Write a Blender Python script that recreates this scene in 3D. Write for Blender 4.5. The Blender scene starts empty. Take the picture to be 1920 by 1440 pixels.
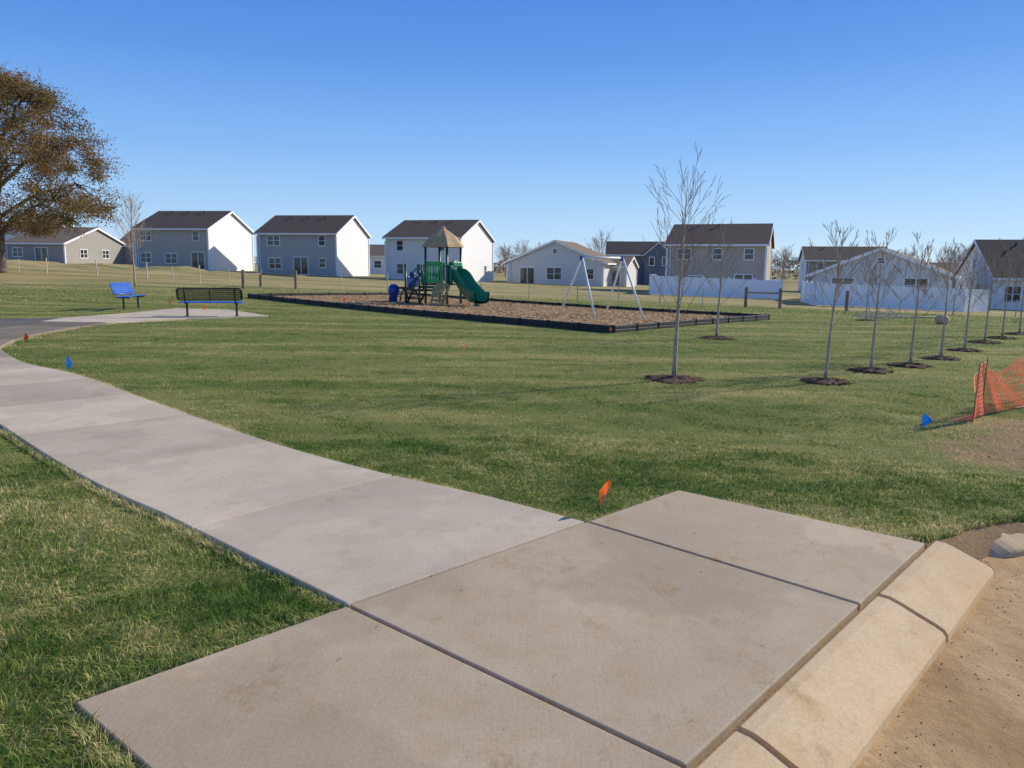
import bpy, math, random
import numpy as np
from mathutils import Matrix, Vector
random.seed(7); rng=np.random.default_rng(11)
SC=bpy.context.scene
COL=SC.collection
# ------------------------------------------------------------ terrain
def ss(a,b,x):
    t=min(1,max(0,(x-a)/(b-a))); return t*t*(3-2*t)
def terr(x,y):
    return ss(10,60,y)*(-0.3-0.03*max(-60,min(60,x)))
def gz(x,y): return terr(x,y)-0.035
# ------------------------------------------------------------ materials
def newmat(name):
    m=bpy.data.materials.new(name); m.use_nodes=True
    nt=m.node_tree; b=nt.nodes["Principled BSDF"]
    b.inputs["Specular IOR Level"].default_value=0.3
    return m,nt,b
def N(nt,t,**k):
    n=nt.nodes.new(t)
    for a,v in k.items(): setattr(n,a,v)
    return n
def noise(nt,scale,detail=4,rough=.55,vec=None,stretch=None):
    n=N(nt,"ShaderNodeTexNoise"); n.inputs["Scale"].default_value=scale
    n.inputs["Detail"].default_value=detail; n.inputs["Roughness"].default_value=rough
    tc=N(nt,"ShaderNodeTexCoord"); src=vec or tc.outputs["Object"]
    if stretch:
        mp=N(nt,"ShaderNodeMapping"); mp.inputs["Scale"].default_value=stretch[:3]
        if len(stretch)>3: mp.inputs["Rotation"].default_value=(0,0,stretch[3])
        nt.links.new(src,mp.inputs[0]); src=mp.outputs[0]
    nt.links.new(src,n.inputs["Vector"]); return n.outputs["Fac"]
def ramp(nt,fac,stops):
    r=N(nt,"ShaderNodeValToRGB"); e=r.color_ramp.elements
    while len(e)<len(stops): e.new(.5)
    for i,(p,c) in enumerate(stops):
        e[i].position=p; e[i].color=(c[0],c[1],c[2],1) if not isinstance(c,(int,float)) else (c,c,c,1)
    nt.links.new(fac,r.inputs[0]); return r.outputs[0]
def mix(nt,fac,a,b,mode='MIX'):
    m=N(nt,"ShaderNodeMix",data_type='RGBA',blend_type=mode)
    def s(i,v):
        if isinstance(v,(tuple,list)): m.inputs[i].default_value=(v[0],v[1],v[2],1)
        elif isinstance(v,(int,float)): m.inputs[i].default_value=(v,v,v,1) if i!=0 else v
        else: nt.links.new(v,m.inputs[i])
    if isinstance(fac,(int,float)): m.inputs[0].default_value=fac
    else: nt.links.new(fac,m.inputs[0])
    s(6,a); s(7,b); return m.outputs[2]
def bump(nt,b,h,strength,dist):
    n=N(nt,"ShaderNodeBump"); n.inputs["Strength"].default_value=strength; n.inputs["Distance"].default_value=dist
    nt.links.new(h,n.inputs["Height"]); nt.links.new(n.outputs[0],b.inputs["Normal"])
def simple(name,c,rough=.6,var=.15,scale=3,metal=0,bmp=0,bscale=30,spec=.3):
    m,nt,b=newmat(name)
    f=noise(nt,scale,5)
    c1=tuple(x*(1-var) for x in c); c2=tuple(min(1,x*(1+var)) for x in c)
    nt.links.new(ramp(nt,f,[(.3,c1),(.7,c2)]),b.inputs["Base Color"])
    b.inputs["Roughness"].default_value=rough; b.inputs["Metallic"].default_value=metal
    b.inputs["Specular IOR Level"].default_value=spec
    if bmp: bump(nt,b,noise(nt,bscale,4),bmp,.02)
    return m
def math_(nt,op,a,b=None):
    n=N(nt,"ShaderNodeMath",operation=op)
    for i,v in enumerate((a,b)):
        if v is None: continue
        if isinstance(v,(int,float)): n.inputs[i].default_value=v
        else: nt.links.new(v,n.inputs[i])
    return n.outputs[0]
def siding(name,c):
    m,nt,b=newmat(name)
    tc=N(nt,"ShaderNodeTexCoord"); sx=N(nt,"ShaderNodeSeparateXYZ"); nt.links.new(tc.outputs["Object"],sx.inputs[0])
    fr=math_(nt,'FRACT',math_(nt,'MULTIPLY',sx.outputs[2],1/0.18))
    line=ramp(nt,fr,[(0,.72),(.14,1),(1,.97)])
    f=noise(nt,.7,4)
    col=mix(nt,f,tuple(x*.93 for x in c),tuple(min(1,x*1.05) for x in c))
    nt.links.new(mix(nt,1.0,col,line,'MULTIPLY'),b.inputs["Base Color"])
    bump(nt,b,fr,.5,.02); b.inputs["Roughness"].default_value=.55
    return m
def shingle(name,c):
    m,nt,b=newmat(name)
    f=noise(nt,6,6,.7); g=noise(nt,.6,3)
    col=mix(nt,f,tuple(x*.6 for x in c),tuple(x*1.5 for x in c))
    nt.links.new(mix(nt,math_(nt,'MULTIPLY',g,.35),col,(.12,.10,.08)),b.inputs["Base Color"])
    b.inputs["Roughness"].default_value=.9; bump(nt,b,f,.4,.03); return m
def concrete(name,base,stain=.5,tone=True,dirty=1.0,wsc=.62,rust=1.0):
    m,nt,b=newmat(name)
    big=noise(nt,.8,5,.6); mid=noise(nt,5,6,.65); fine=noise(nt,220,3,.7); sp=noise(nt,60,4,.7)
    c=mix(nt,ramp(nt,big,[(.35,0),(.65,1)]),tuple(x*.88 for x in base),tuple(min(.9,x*1.08) for x in base))
    c=mix(nt,math_(nt,'MULTIPLY',ramp(nt,mid,[(.46,0),(.66,1)]),stain),c,(base[0]*.88,base[1]*.78,base[2]*.62))
    wet=noise(nt,wsc,6,.5,stretch=(1,1,1,.7))
    c=mix(nt,ramp(nt,wet,[(.49,0),(.515,.36*dirty),(.60,.46*dirty),(.75,.58*dirty)]),c,tuple(x*.62 for x in base))
    blot=noise(nt,3.3,7,.7)
    c=mix(nt,ramp(nt,blot,[(.58,0),(.63,.15*dirty),(.75,.25*dirty)]),c,tuple(x*.66 for x in base))
    bro=noise(nt,2.1,9,.8,stretch=(1.3,.8,1,.4))
    c=mix(nt,ramp(nt,bro,[(.555,0),(.65,.65*rust)]),c,(.44,.28,.13))
    sm=noise(nt,9,6,.75,stretch=(1,.5,1,-.6))
    c=mix(nt,ramp(nt,sm,[(.66,0),(.70,.6*rust)]),c,(.30,.175,.08))
    c=mix(nt,.5,c,ramp(nt,fine,[(.25,.55),(.75,1.0)]),'MULTIPLY')
    c=mix(nt,.5,c,ramp(nt,sp,[(.3,.68),(.6,1.0)]),'MULTIPLY')
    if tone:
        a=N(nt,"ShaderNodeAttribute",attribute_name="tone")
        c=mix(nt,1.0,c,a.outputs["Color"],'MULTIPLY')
    nt.links.new(c,b.inputs["Base Color"]); b.inputs["Roughness"].default_value=.9; b.inputs["Specular IOR Level"].default_value=.15
    hh=math_(nt,'ADD',fine,math_(nt,'MULTIPLY',noise(nt,90,3,.6,stretch=(1,.06,1,.78)),.8))
    bump(nt,b,hh,.3,.004)
    return m
# ------------------------------------------------------------ mesh builder
class MB:
    def __init__(s): s.v=[]; s.f=[]
    def add(s,vs,fs):
        o=len(s.v); s.v+= [tuple(x) for x in vs]; s.f+=[tuple(i+o for i in f) for f in fs]
    def box(s,c,d,rz=0,M=None):
        hx,hy,hz=d[0]/2,d[1]/2,d[2]/2
        vs=[Vector((x,y,z)) for x in(-hx,hx) for y in(-hy,hy) for z in(-hz,hz)]
        R=M if M is not None else Matrix.Rotation(rz,3,'Z')
        vs=[R@q+Vector(c) for q in vs]
        s.add(vs,[(0,1,3,2),(4,6,7,5),(0,4,5,1),(2,3,7,6),(0,2,6,4),(1,5,7,3)])
    def bar(s,a,b,w,h):
        a=Vector(a);b=Vector(b);d=b-a;L=d.length;d.normalize()
        up=Vector((0,0,1)) if abs(d.z)<.95 else Vector((0,1,0))
        sd=d.cross(up).normalized();u=sd.cross(d)
        Mx=Matrix((d,sd,u)).transposed()
        s.box((a+b)/2,(L,w,h),M=Mx)
    def tube(s,pts,rad,n=6,cap=True):
        pts=[Vector(p) for p in pts]; m=len(pts)
        if not isinstance(rad,(list,tuple)): rad=[rad]*m
        o=len(s.v); pu=None
        for i,p in enumerate(pts):
            d=(pts[min(i+1,m-1)]-pts[max(i-1,0)])
            if d.length<1e-9: d=Vector((0,0,1))
            d.normalize()
            if pu is None:
                u=d.cross(Vector((0.13,1,0.07))); 
                if u.length<.1: u=d.cross(Vector((1,0,0)))
            else: u=pu-d*pu.dot(d)
            u.normalize(); pu=u; w=d.cross(u)
            for k in range(n):
                a=2*math.pi*k/n; q=p+(u*math.cos(a)+w*math.sin(a))*rad[i]; s.v.append((q.x,q.y,q.z))
        for i in range(m-1):
            for k in range(n):
                k2=(k+1)%n; s.f.append((o+i*n+k,o+i*n+k2,o+(i+1)*n+k2,o+(i+1)*n+k))
        if cap:
            s.f.append(tuple(o+k for k in range(n-1,-1,-1))); s.f.append(tuple(o+(m-1)*n+k for k in range(n)))
    def lathe(s,c,prof,n=16):
        o=len(s.v)
        for r,z in prof:
            for k in range(n):
                a=2*math.pi*k/n; s.v.append((c[0]+r*math.cos(a),c[1]+r*math.sin(a),c[2]+z))
        for i in range(len(prof)-1):
            for k in range(n):
                k2=(k+1)%n; s.f.append((o+i*n+k,o+i*n+k2,o+(i+1)*n+k2,o+(i+1)*n+k))
    def prism(s,poly,z0,z1):
        n=len(poly); o=len(s.v)
        zb=z0 if callable(z0) else (lambda x,y:z0); zt=z1 if callable(z1) else (lambda x,y:z1)
        for x,y in poly: s.v.append((x,y,zb(x,y)))
        for x,y in poly: s.v.append((x,y,zt(x,y)))
        s.f.append(tuple(o+n+i for i in range(n))); s.f.append(tuple(o+i for i in range(n-1,-1,-1)))
        for i in range(n):
            j=(i+1)%n; s.f.append((o+i,o+j,o+n+j,o+n+i))
    def strip(s,rows):
        o=len(s.v); n=len(rows[0])
        for r in rows: s.v+=[tuple(q) for q in r]
        for i in range(len(rows)-1):
            for k in range(n-1): s.f.append((o+i*n+k,o+i*n+k+1,o+(i+1)*n+k+1,o+(i+1)*n+k))
def finish(me,ob,parent,smooth):
    COL.objects.link(ob)
    if parent: ob.parent=parent
    if smooth:
        me.polygons.foreach_set("use_smooth",[True]*len(me.polygons))
def obj(name,mb,mat,parent=None,smooth=False,bev=0,label=None,**props):
    me=bpy.data.meshes.new(name); me.from_pydata(mb.v,[],mb.f); me.update()
    ob=bpy.data.objects.new(name,me)
    for m in (mat if isinstance(mat,list) else [mat]): me.materials.append(m)
    finish(me,ob,parent,smooth)
    if bev:
        md=ob.modifiers.new("bevel",'BEVEL'); md.width=bev; md.segments=2; md.limit_method='ANGLE'
    if label: ob["label"]=label
    for k,v in props.items(): ob[k]=v
    return ob
def thing(name,label,cat,loc,rz=0,group=None):
    e=bpy.data.objects.new(name,None); e.empty_display_size=.2; e.location=loc; e.rotation_euler=(0,0,rz)
    COL.objects.link(e); e["label"]=label; e["category"]=cat
    if group: e["group"]=group
    return e
def npmesh(name,V,T,mat,tint=None,parent=None,smooth=False,**props):
    me=bpy.data.meshes.new(name); k=T.shape[1]
    me.vertices.add(len(V)); me.vertices.foreach_set("co",V.astype(np.float32).ravel())
    me.loops.add(T.size); me.loops.foreach_set("vertex_index",T.astype(np.int32).ravel())
    me.polygons.add(len(T)); me.polygons.foreach_set("loop_start",np.arange(0,T.size,k,dtype=np.int32))
    if tint is not None:
        a=me.attributes.new("tint",'FLOAT','POINT'); a.data.foreach_set("value",tint.astype(np.float32))
    me.update(calc_edges=True); me.materials.append(mat)
    ob=bpy.data.objects.new(name,me); finish(me,ob,parent,smooth)
    for a,b in props.items(): ob[a]=b
    return ob
def inpoly(P,poly):
    x=P[:,0];y=P[:,1];c=np.zeros(len(P),bool);n=len(poly)
    for i in range(n):
        x1,y1=poly[i];x2,y2=poly[(i+1)%n]
        if y1==y2: continue
        cond=((y1>y)!=(y2>y))&(x<(x2-x1)*(y-y1)/(y2-y1)+x1); c^=cond
    return c
def distline(P,line):
    d=np.full(len(P),1e9)
    for (x1,y1),(x2,y2) in zip(line[:-1],line[1:]):
        vx,vy=x2-x1,y2-y1; L=vx*vx+vy*vy
        t=np.clip(((P[:,0]-x1)*vx+(P[:,1]-y1)*vy)/L,0,1)
        d=np.minimum(d,np.hypot(P[:,0]-x1-t*vx,P[:,1]-y1-t*vy))
    return d
# ------------------------------------------------------------ layout
e=Vector((.670,.742)).normalized(); nrm=Vector((e.y,-e.x))
E=Vector((2.56,4.53)); F=E-1.2*e; Gc=E-2.93*e; G0=E-4.1*e
A=(-1.66,2.70);B=(-.80,3.57);C=(.50,4.87);D=(1.26,5.63)
kerb2=[(2.98,4.84),(3.28,4.98),(3.6,5.06),(4.3,5.12),(5.6,5.1),(8,4.9),(14,4.0)]
roadline=[tuple(E-8*e),tuple(E+.1*e)]+kerb2+[(30,0)]
roadpoly=roadline+[(30,-12),(-12,-12)]
SR=[C,(-.23,5.48),(-1.12,6.10),(-2.33,7.14),(-4.17,8.99),(-6.41,11.30),(-8.02,12.61),(-9.34,14.10),(-10.10,15.17),(-10.88,17.19),(-11.16,19.11),(-11.24,21.30)]
def resample(P,step):
    P=[Vector(p) for p in P]; out=[P[0].copy()]; acc=0
    dense=[]
    for i in range(len(P)-1):
        p0=P[max(i-1,0)];p1=P[i];p2=P[i+1];p3=P[min(i+2,len(P)-1)]
        for k in range(20):
            t=k/20
            dense.append(.5*((2*p1)+(p2-p0)*t+(2*p0-5*p1+4*p2-p3)*t*t+(3*p1-p0-3*p2+p3)*t**3))
    dense.append(P[-1])
    for a,b in zip(dense[:-1],dense[1:]):
        L=(b-a).length
        while acc+L>=step:
            r=(step-acc)/L; a=a+(b-a)*r; out.append(a.copy()); L=(b-a).length; acc=0
        acc+=L
    out.append(P[-1].copy())
    return out
RS=resample(SR,.45)
def offs(P,w):
    o=[]
    for i,p in enumerate(P):
        d=(P[min(i+1,len(P)-1)]-P[max(i-1,0)]).normalized(); o.append(p+Vector((-d.y,d.x))*w)
    return o
LS=offs(RS,1.66)
L5=LS[5].copy()
for i in range(0,5): LS[i]=Vector(B).lerp(L5,i/5)
ribbon=[tuple(p) for p in RS]+[tuple(p) for p in reversed(LS)]
pad=[(-11.24,21.30),(-9.88,23.34),(-7.95,25.17),(-10.25,27.91),(-12.3,28.2),(-12.65,25.0),(-13.3,22.8),(-13.1,21.3)]
side_path=[(-11.2,19.0),(-11.24,21.3),(-13.1,21.3),(-13.3,22.9),(-16,21.6),(-24,20.2),(-24,18.3),(-13.2,19.0)]
slabs=[A,B,C,D,tuple(E),tuple(G0)]
PA=(-12.86,37.77);PB=(2.70,20.61);PC=(9.59,28.96);PD=(-6.0,46.0)
play=[PA,PB,PC,PD]
# ------------------------------------------------------------ ground
def coords(segs):
    out=[]
    for a,b,st in segs:
        n=max(1,int(round((b-a)/st))); out+=[a+(b-a)*i/n for i in range(n)]
    out.append(segs[-1][1]); return np.array(out)
xs=coords([(-4000,-400,600),(-400,-80,20),(-80,-20,1.5),(-20,-6,.5),(-6,8,.11),(8,20,.5),(20,80,1.5),(80,400,20),(400,4000,600)])
ys=coords([(-300,-20,35),(-20,0,2),(0,10,.11),(10,26,.4),(26,110,1.4),(110,400,20),(400,5000,575)])
X,Y=np.meshgrid(xs,ys); P=np.stack([X.ravel(),Y.ravel()],1)
w=np.clip((P[:,1]-10)/50,0,1); w=w*w*(3-2*w)
Z=w*(-.3-.03*np.clip(P[:,0],-60,60))-.035
near=(np.abs(P[:,0])<20)&(P[:,1]<27)
Z+=np.where(near,.006*np.sin(P[:,0]*2.3+1)*np.sin(P[:,1]*1.9)+.004*np.sin(P[:,0]*6.1+P[:,1]*5),0)
dr=distline(P,roadline); inr=inpoly(P,roadpoly)
tt=np.clip((dr-.08)/.15,0,1); Z-=np.where(inr,.22*tt,0)
ins=inpoly(P,slabs)|inpoly(P,ribbon); ds=distline(P,slabs+[A]); dsr=distline(P,ribbon+[ribbon[0]])
Z-=np.where(inpoly(P,slabs),.10*np.clip((ds-.12)/.1,0,1),0)
Z-=np.where(inpoly(P,pad)|inpoly(P,side_path)|(inpoly(P,ribbon)),.06,0)
Z+=.55*np.exp(-((P[:,1]-76)/4.5)**2)*np.clip((-P[:,0]-24)/6,0,1)*np.clip((P[:,0]+62)/8,0,1)*(1+.35*np.sin(P[:,0]*.9)+.2*np.sin(P[:,0]*2.3))
nx,ny=len(xs),len(ys)
idx=np.arange(nx*ny).reshape(ny,nx)
T=np.stack([idx[:-1,:-1],idx[:-1,1:],idx[1:,1:],idx[1:,:-1]],-1).reshape(-1,4)
def DIRTFN(Q):
    g=np.exp(-(((Q[:,0]-5.3)/1.3)**2+((Q[:,1]-6.9)/.80)**2))+.8*np.exp(-(((Q[:,0]-6.2)/1.3)**2+((Q[:,1]-8.1)/.8)**2))
    return np.clip(g*(1.1+.5*np.sin(Q[:,0]*7+2*np.sin(Q[:,1]*5))*np.sin(Q[:,1]*8)),0,1)
dirt=np.clip(1-dr/.10,0,1)*.9
dirt=np.maximum(dirt,np.where(inr,1,0))
dirt=np.maximum(dirt,np.clip(1-np.minimum(ds,dsr)/.07,0,1)*.8)
dirt=np.maximum(dirt,DIRTFN(P))
dry=np.clip((P[:,1]-44)/8,0,1)
dry=np.maximum(dry,np.clip((P[:,1]-36)/10,0,1)*np.clip((-P[:,0]-14)/6,0,1))
m_ground,nt,b=newmat("lawn_soil"); b.inputs["Specular IOR Level"].default_value=.1
mid=noise(nt,2.2,6,.7); fine=noise(nt,38,5,.75); st=noise(nt,.5,5,.6,stretch=(.35,1.6,1,.25))
c=mix(nt,ramp(nt,mid,[(.3,0),(.7,1)]),(.070,.115,.022),(.175,.205,.050))
c=mix(nt,ramp(nt,st,[(.45,0),(.64,.75)]),c,(.34,.29,.10))
c=mix(nt,ramp(nt,fine,[(.35,0),(.75,.55)]),c,(.34,.32,.12))
at=N(nt,"ShaderNodeAttribute",attribute_name="dry")
dmask=math_(nt,'MULTIPLY',at.outputs["Fac"],1.0)
dn=noise(nt,.12,6,.65,stretch=(.5,2.2,1))
dryc=mix(nt,ramp(nt,noise(nt,.22,6,.7,stretch=(.6,3,1)),[(.35,0),(.65,1)]),(.33,.255,.11),(.53,.43,.21))
dryc=mix(nt,ramp(nt,dn,[(.49,0),(.60,.75)]),dryc,(.16,.205,.06))
dryc=mix(nt,ramp(nt,noise(nt,.35,5,.7,stretch=(.5,3,1,.1)),[(.56,0),(.64,.85)]),dryc,(.21,.135,.07))
c=mix(nt,math_(nt,'MULTIPLY',dmask,.92),c,dryc)
at2=N(nt,"ShaderNodeAttribute",attribute_name="dirt")
dm=math_(nt,'MULTIPLY',at2.outputs["Fac"],1.0)
dirtc=mix(nt,noise(nt,7,6,.7),(.22,.14,.068),(.43,.29,.155))
c=mix(nt,ramp(nt,math_(nt,'ADD',dm,math_(nt,'MULTIPLY',math_(nt,'SUBTRACT',mid,.5),.6)),[(.3,0),(.6,1)]),c,dirtc)
nt.links.new(c,b.inputs["Base Color"]); b.inputs["Roughness"].default_value=.95
bump(nt,b,math_(nt,'ADD',fine,mid),.6,.04)
gr=npmesh("ground",np.column_stack([P,Z]),T,m_ground,smooth=True,kind="structure")
for nm,ar in (("dirt",dirt),("dry",dry)):
    a=gr.data.attributes.new(nm,'FLOAT','POINT'); a.data.foreach_set("value",ar.astype(np.float32))
# ------------------------------------------------------------ grass blades
def groundz(Q):
    w=np.clip((Q[:,1]-10)/50,0,1); w=w*w*(3-2*w); return w*(-.3-.03*np.clip(Q[:,0],-60,60))-.035+.006*np.sin(Q[:,0]*2.3+1)*np.sin(Q[:,1]*1.9)
def ring_pts(r0,r1,dens,a0=-44,a1=44):
    ar=.5*math.radians(a1-a0)*(r1*r1-r0*r0); n=int(ar*dens)
    r=np.sqrt(rng.uniform(r0*r0,r1*r1,n)); a=np.radians(rng.uniform(a0,a1,n))
    return np.stack([r*np.sin(a),r*np.cos(a)],1)
mulch_spots=[(2.47,11.66),(5.11,19.25),(4.76,11.6),(6.09,12.97),(7.16,13.75),(8.4,15.0),(9.87,16.74),(11.67,19.0),(13.11,20.6),(14.75,22.4),(13.65,29.8)]
def clean(Q):
    k=~(inpoly(Q,slabs)|inpoly(Q,ribbon)|inpoly(Q,roadpoly)|inpoly(Q,pad)|inpoly(Q,side_path)|inpoly(Q,play))
    k&=~((distline(Q,kerb2)<.02))
    for mx,my in mulch_spots: k&=np.hypot(Q[:,0]-mx,Q[:,1]-my)>.36
    k&=rng.uniform(0,1,len(Q))>DIRTFN(Q)*.75
    return Q[k]
def patch(Q,s=1.0):
    x=Q[:,0]*s;y=Q[:,1]*s
    return .5+.25*(np.sin(x*1.7+1.3*np.sin(y*1.1))*np.sin(y*2.1+1.1*np.sin(x*.9+2)))+.25*np.sin(x*5.3+2*np.sin(y*3.7))*np.sin(y*4.9+2*np.sin(x*2.9))
def blades(Q,L0,L1,W,seg3,dr0=0.0):
    n=len(Q); z=groundz(Q); L=rng.uniform(L0,L1,n)*(.65+.7*patch(Q,1.6))
    az=rng.uniform(0,2*np.pi,n)
    cl=2.2*np.sin(Q[:,0]*9+3*np.sin(Q[:,1]*7))+2.2*np.sin(Q[:,1]*11+2*np.sin(Q[:,0]*6))
    az=np.where(rng.uniform(0,1,n)<.55,cl+rng.normal(0,.5,n),az)
    lean=np.clip(rng.normal(.95,.35,n),.05,1.45)
    dx=np.cos(az);dy=np.sin(az); fa=rng.uniform(0,np.pi,n); wx=np.cos(fa)*W/2;wy=np.sin(fa)*W/2
    base=np.column_stack([Q,z-.004])
    tip=base+np.column_stack([dx*np.sin(lean)*L,dy*np.sin(lean)*L,np.cos(lean)*L*.95])
    wv=np.column_stack([wx,wy,np.zeros(n)])
    if seg3:
        lm=lean*.55; mid_=base+np.column_stack([dx*np.sin(lm)*L*.55,dy*np.sin(lm)*L*.55,np.cos(lm)*L*.55])
        V=np.stack([base-wv,base+wv,mid_-wv*.8,mid_+wv*.8,tip],1).reshape(-1,3)
        o=np.arange(n)[:,None]*5
        T=np.concatenate([o+np.array([0,1,2]),o+np.array([1,3,2]),o+np.array([2,3,4])],1).reshape(-1,3); k=5
    else:
        V=np.stack([base-wv,base+wv,tip],1).reshape(-1,3); o=np.arange(n)[:,None]*3
        T=(o+np.array([0,1,2])).reshape(-1,3); k=3
    dryness=np.clip(dr0+rng.uniform(0,1,n)*.85+.45*(patch(Q,.8)-.45)+DIRTFN(Q)*.5,0,1)
    return V,T,np.repeat(dryness,k)
def edge_pts(line,dens,wd):
    out=[]
    for (x1,y1),(x2,y2) in zip(line[:-1],line[1:]):
        L=math.hypot(x2-x1,y2-y1); n=int(L*dens); t=rng.uniform(0,1,n); o=rng.uniform(-wd,wd,n)
        out.append(np.column_stack([x1+(x2-x1)*t-(y2-y1)/L*o,y1+(y2-y1)*t+(x2-x1)/L*o]))
    return np.concatenate(out)
parts=[]
parts.append(blades(clean(ring_pts(1.7,4.2,13000)),.03,.082,.0034,True,-.08))
parts.append(blades(clean(ring_pts(4.2,7.5,7000)),.02,.050,.0043,True,-.04))
parts.append(blades(clean(ring_pts(7.5,12,3200)),.018,.042,.007,False))
parts.append(blades(clean(ring_pts(12,20,1100)),.018,.038,.011,False))
parts.append(blades(clean(ring_pts(20,36,320)),.018,.038,.020,False))
parts.append(blades(clean(ring_pts(36,52,60)),.03,.07,.04,False))
parts.append(blades(clean(edge_pts([(-.24,1.42),A,B]+[tuple(p) for p in LS[:14]],1000,.055)),.04,.085,.0036,True,.34))
parts.append(blades(clean(edge_pts([tuple(E),D,C]+[tuple(p) for p in RS[:24]],800,.05)),.035,.07,.0042,True,.32))
parts.append(blades(clean(edge_pts([(2.60,4.62),(2.8,4.80),(3.0,4.93),(3.3,5.06),(4.4,5.2)],4200,.10)),.05,.085,.0042,True,.0))
Vs=[];Ts=[];tn=[];o=0
for V,T,t in parts: Vs.append(V);Ts.append(T+o);tn.append(t);o+=len(V)
m_grass=bpy.data.materials.new("grass_blade"); m_grass.use_nodes=True; nt=m_grass.node_tree; nt.nodes.clear()
at=N(nt,"ShaderNodeAttribute",attribute_name="tint")
lg=noise(nt,.5,5,.6,stretch=(.35,1.6,1,.25)); lg2=noise(nt,2.6,6,.75)
f=math_(nt,'ADD',at.outputs["Fac"],math_(nt,'ADD',math_(nt,'MULTIPLY',math_(nt,'SUBTRACT',lg,.505),1.7),math_(nt,'MULTIPLY',math_(nt,'SUBTRACT',lg2,.49),1.8)))
col=ramp(nt,f,[(0,(.050,.145,.020)),(.32,(.125,.245,.038)),(.55,(.27,.34,.068)),(.75,(.58,.51,.19)),(1,(.84,.70,.37))])
p_=N(nt,"ShaderNodeBsdfPrincipled"); p_.inputs["Roughness"].default_value=.6; p_.inputs["Specular IOR Level"].default_value=.2
tr=N(nt,"ShaderNodeBsdfTranslucent"); ms=N(nt,"ShaderNodeMixShader"); ms.inputs[0].default_value=.35
out=N(nt,"ShaderNodeOutputMaterial")
nt.links.new(col,p_.inputs["Base Color"]); nt.links.new(col,tr.inputs["Color"]); nt.links.new(p_.outputs[0],ms.inputs[1]); nt.links.new(tr.outputs[0],ms.inputs[2]); nt.links.new(ms.outputs[0],out.inputs[0])
npmesh("grass",np.concatenate(Vs),np.concatenate(Ts),m_grass,tint=np.concatenate(tn),kind="stuff",label="short green lawn grass with straw coloured blades")
# ------------------------------------------------------------ concrete
m_slab=concrete("slab_concrete",(.64,.52,.36),.5,dirty=.9); m_walk=concrete("walk_concrete",(.69,.585,.435),.3,dirty=.62,wsc=1.0,rust=.45)
m_kerb=concrete("kerb_concrete",(.78,.585,.355),.5,tone=False,dirty=.4); m_dark=concrete("damp_path",(.20,.185,.165),.2,tone=False,rust=.1)
def addtone(ob,tones,per):
    a=ob.data.attributes.new("tone",'FLOAT_COLOR','POINT'); vals=[]
    for t,n in zip(tones,per): vals+= [t,t,t,1]*n
    a.data.foreach_set("color",vals)
def inset(poly,d):
    n=len(poly);out=[]
    P=[Vector(p) for p in poly]; ar=sum(P[i].x*P[(i+1)%n].y-P[(i+1)%n].x*P[i].y for i in range(n)); sg=1 if ar>0 else -1
    for i in range(n):
        a=P[i-1];b_=P[i];c_=P[(i+1)%n]
        d1=(b_-a).normalized();d2=(c_-b_).normalized()
        n1=Vector((-d1.y,d1.x))*sg;n2=Vector((-d2.y,d2.x))*sg
        k=n1+n2; k=k/max(.3,k.dot(n1)) if k.length>.1 else n1
        out.append(tuple(b_+k*d))
    return out
def ccw(poly):
    n=len(poly); ar=sum(poly[i][0]*poly[(i+1)%n][1]-poly[(i+1)%n][0]*poly[i][1] for i in range(n))
    return poly if ar>0 else list(reversed(poly))
mb=MB(); per=[]
for pl in ([A,B,tuple(Gc),tuple(G0)],[B,C,tuple(F),tuple(Gc)],[C,D,tuple(E),tuple(F)]):
    q=ccw(inset(pl,.009)); mb.prism(q,-.13,0.0); per.append(8)
ob=obj("pavement",mb,m_slab,bev=.008,kind="structure"); addtone(ob,[.92,.93,1.04],per)
mb=MB(); per=[]; tones=[]
i=0; n=len(RS)
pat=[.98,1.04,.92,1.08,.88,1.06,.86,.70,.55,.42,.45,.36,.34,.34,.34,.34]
k=0
while i<n-1:
    j=min(i+4,n-1)
    if n-1-j<2: j=n-1
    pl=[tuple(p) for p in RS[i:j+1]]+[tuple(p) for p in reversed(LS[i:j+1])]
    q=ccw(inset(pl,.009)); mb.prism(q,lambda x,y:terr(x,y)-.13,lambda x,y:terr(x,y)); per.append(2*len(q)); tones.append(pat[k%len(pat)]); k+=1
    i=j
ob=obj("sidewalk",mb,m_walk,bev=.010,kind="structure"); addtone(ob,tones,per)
mb=MB(); mb.prism(ccw(inset(pad,.01)),lambda x,y:terr(x,y)-.1,lambda x,y:terr(x,y)+.004); ob=obj("bench_pavement",mb,m_walk,kind="structure"); addtone(ob,[1.05],[len(ob.data.vertices)])
mb=MB(); mb.prism(ccw(inset(side_path,.01)),lambda x,y:terr(x,y)-.1,lambda x,y:terr(x,y)-.004); obj("path",mb,m_dark,kind="structure")
prof=[(.022,-.2),(.022,-.006),(.03,0),(.08,-.002),(.13,-.016),(.22,-.05),(.30,-.078),(.335,-.094),(.352,-.115),(.36,-.2)]
def sweep(mb,pts,prof,taper=False):
    rows=[]
    P=[Vector(p) for p in pts]
    for i,p in enumerate(P):
        d=(P[min(i+1,len(P)-1)]-P[max(i-1,0)]).normalized(); nn=Vector((d.y,-d.x))
        dz=0; sc=1
        if taper and i<4: dz=(-.06,-.03,-.01,-.002)[i]; sc=(.72,.88,.96,1)[i]
        rows.append([(p.x+nn.x*a*sc,p.y+nn.y*a*sc,z+terr(p.x,p.y)+dz) for a,z in prof])
    o=len(mb.v); mb.strip(rows); m=len(prof)
    mb.f.append(tuple(o+i for i in range(m))); mb.f.append(tuple(o+(len(rows)-1)*m+i for i in range(m-1,-1,-1)))
mb=MB()
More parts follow.
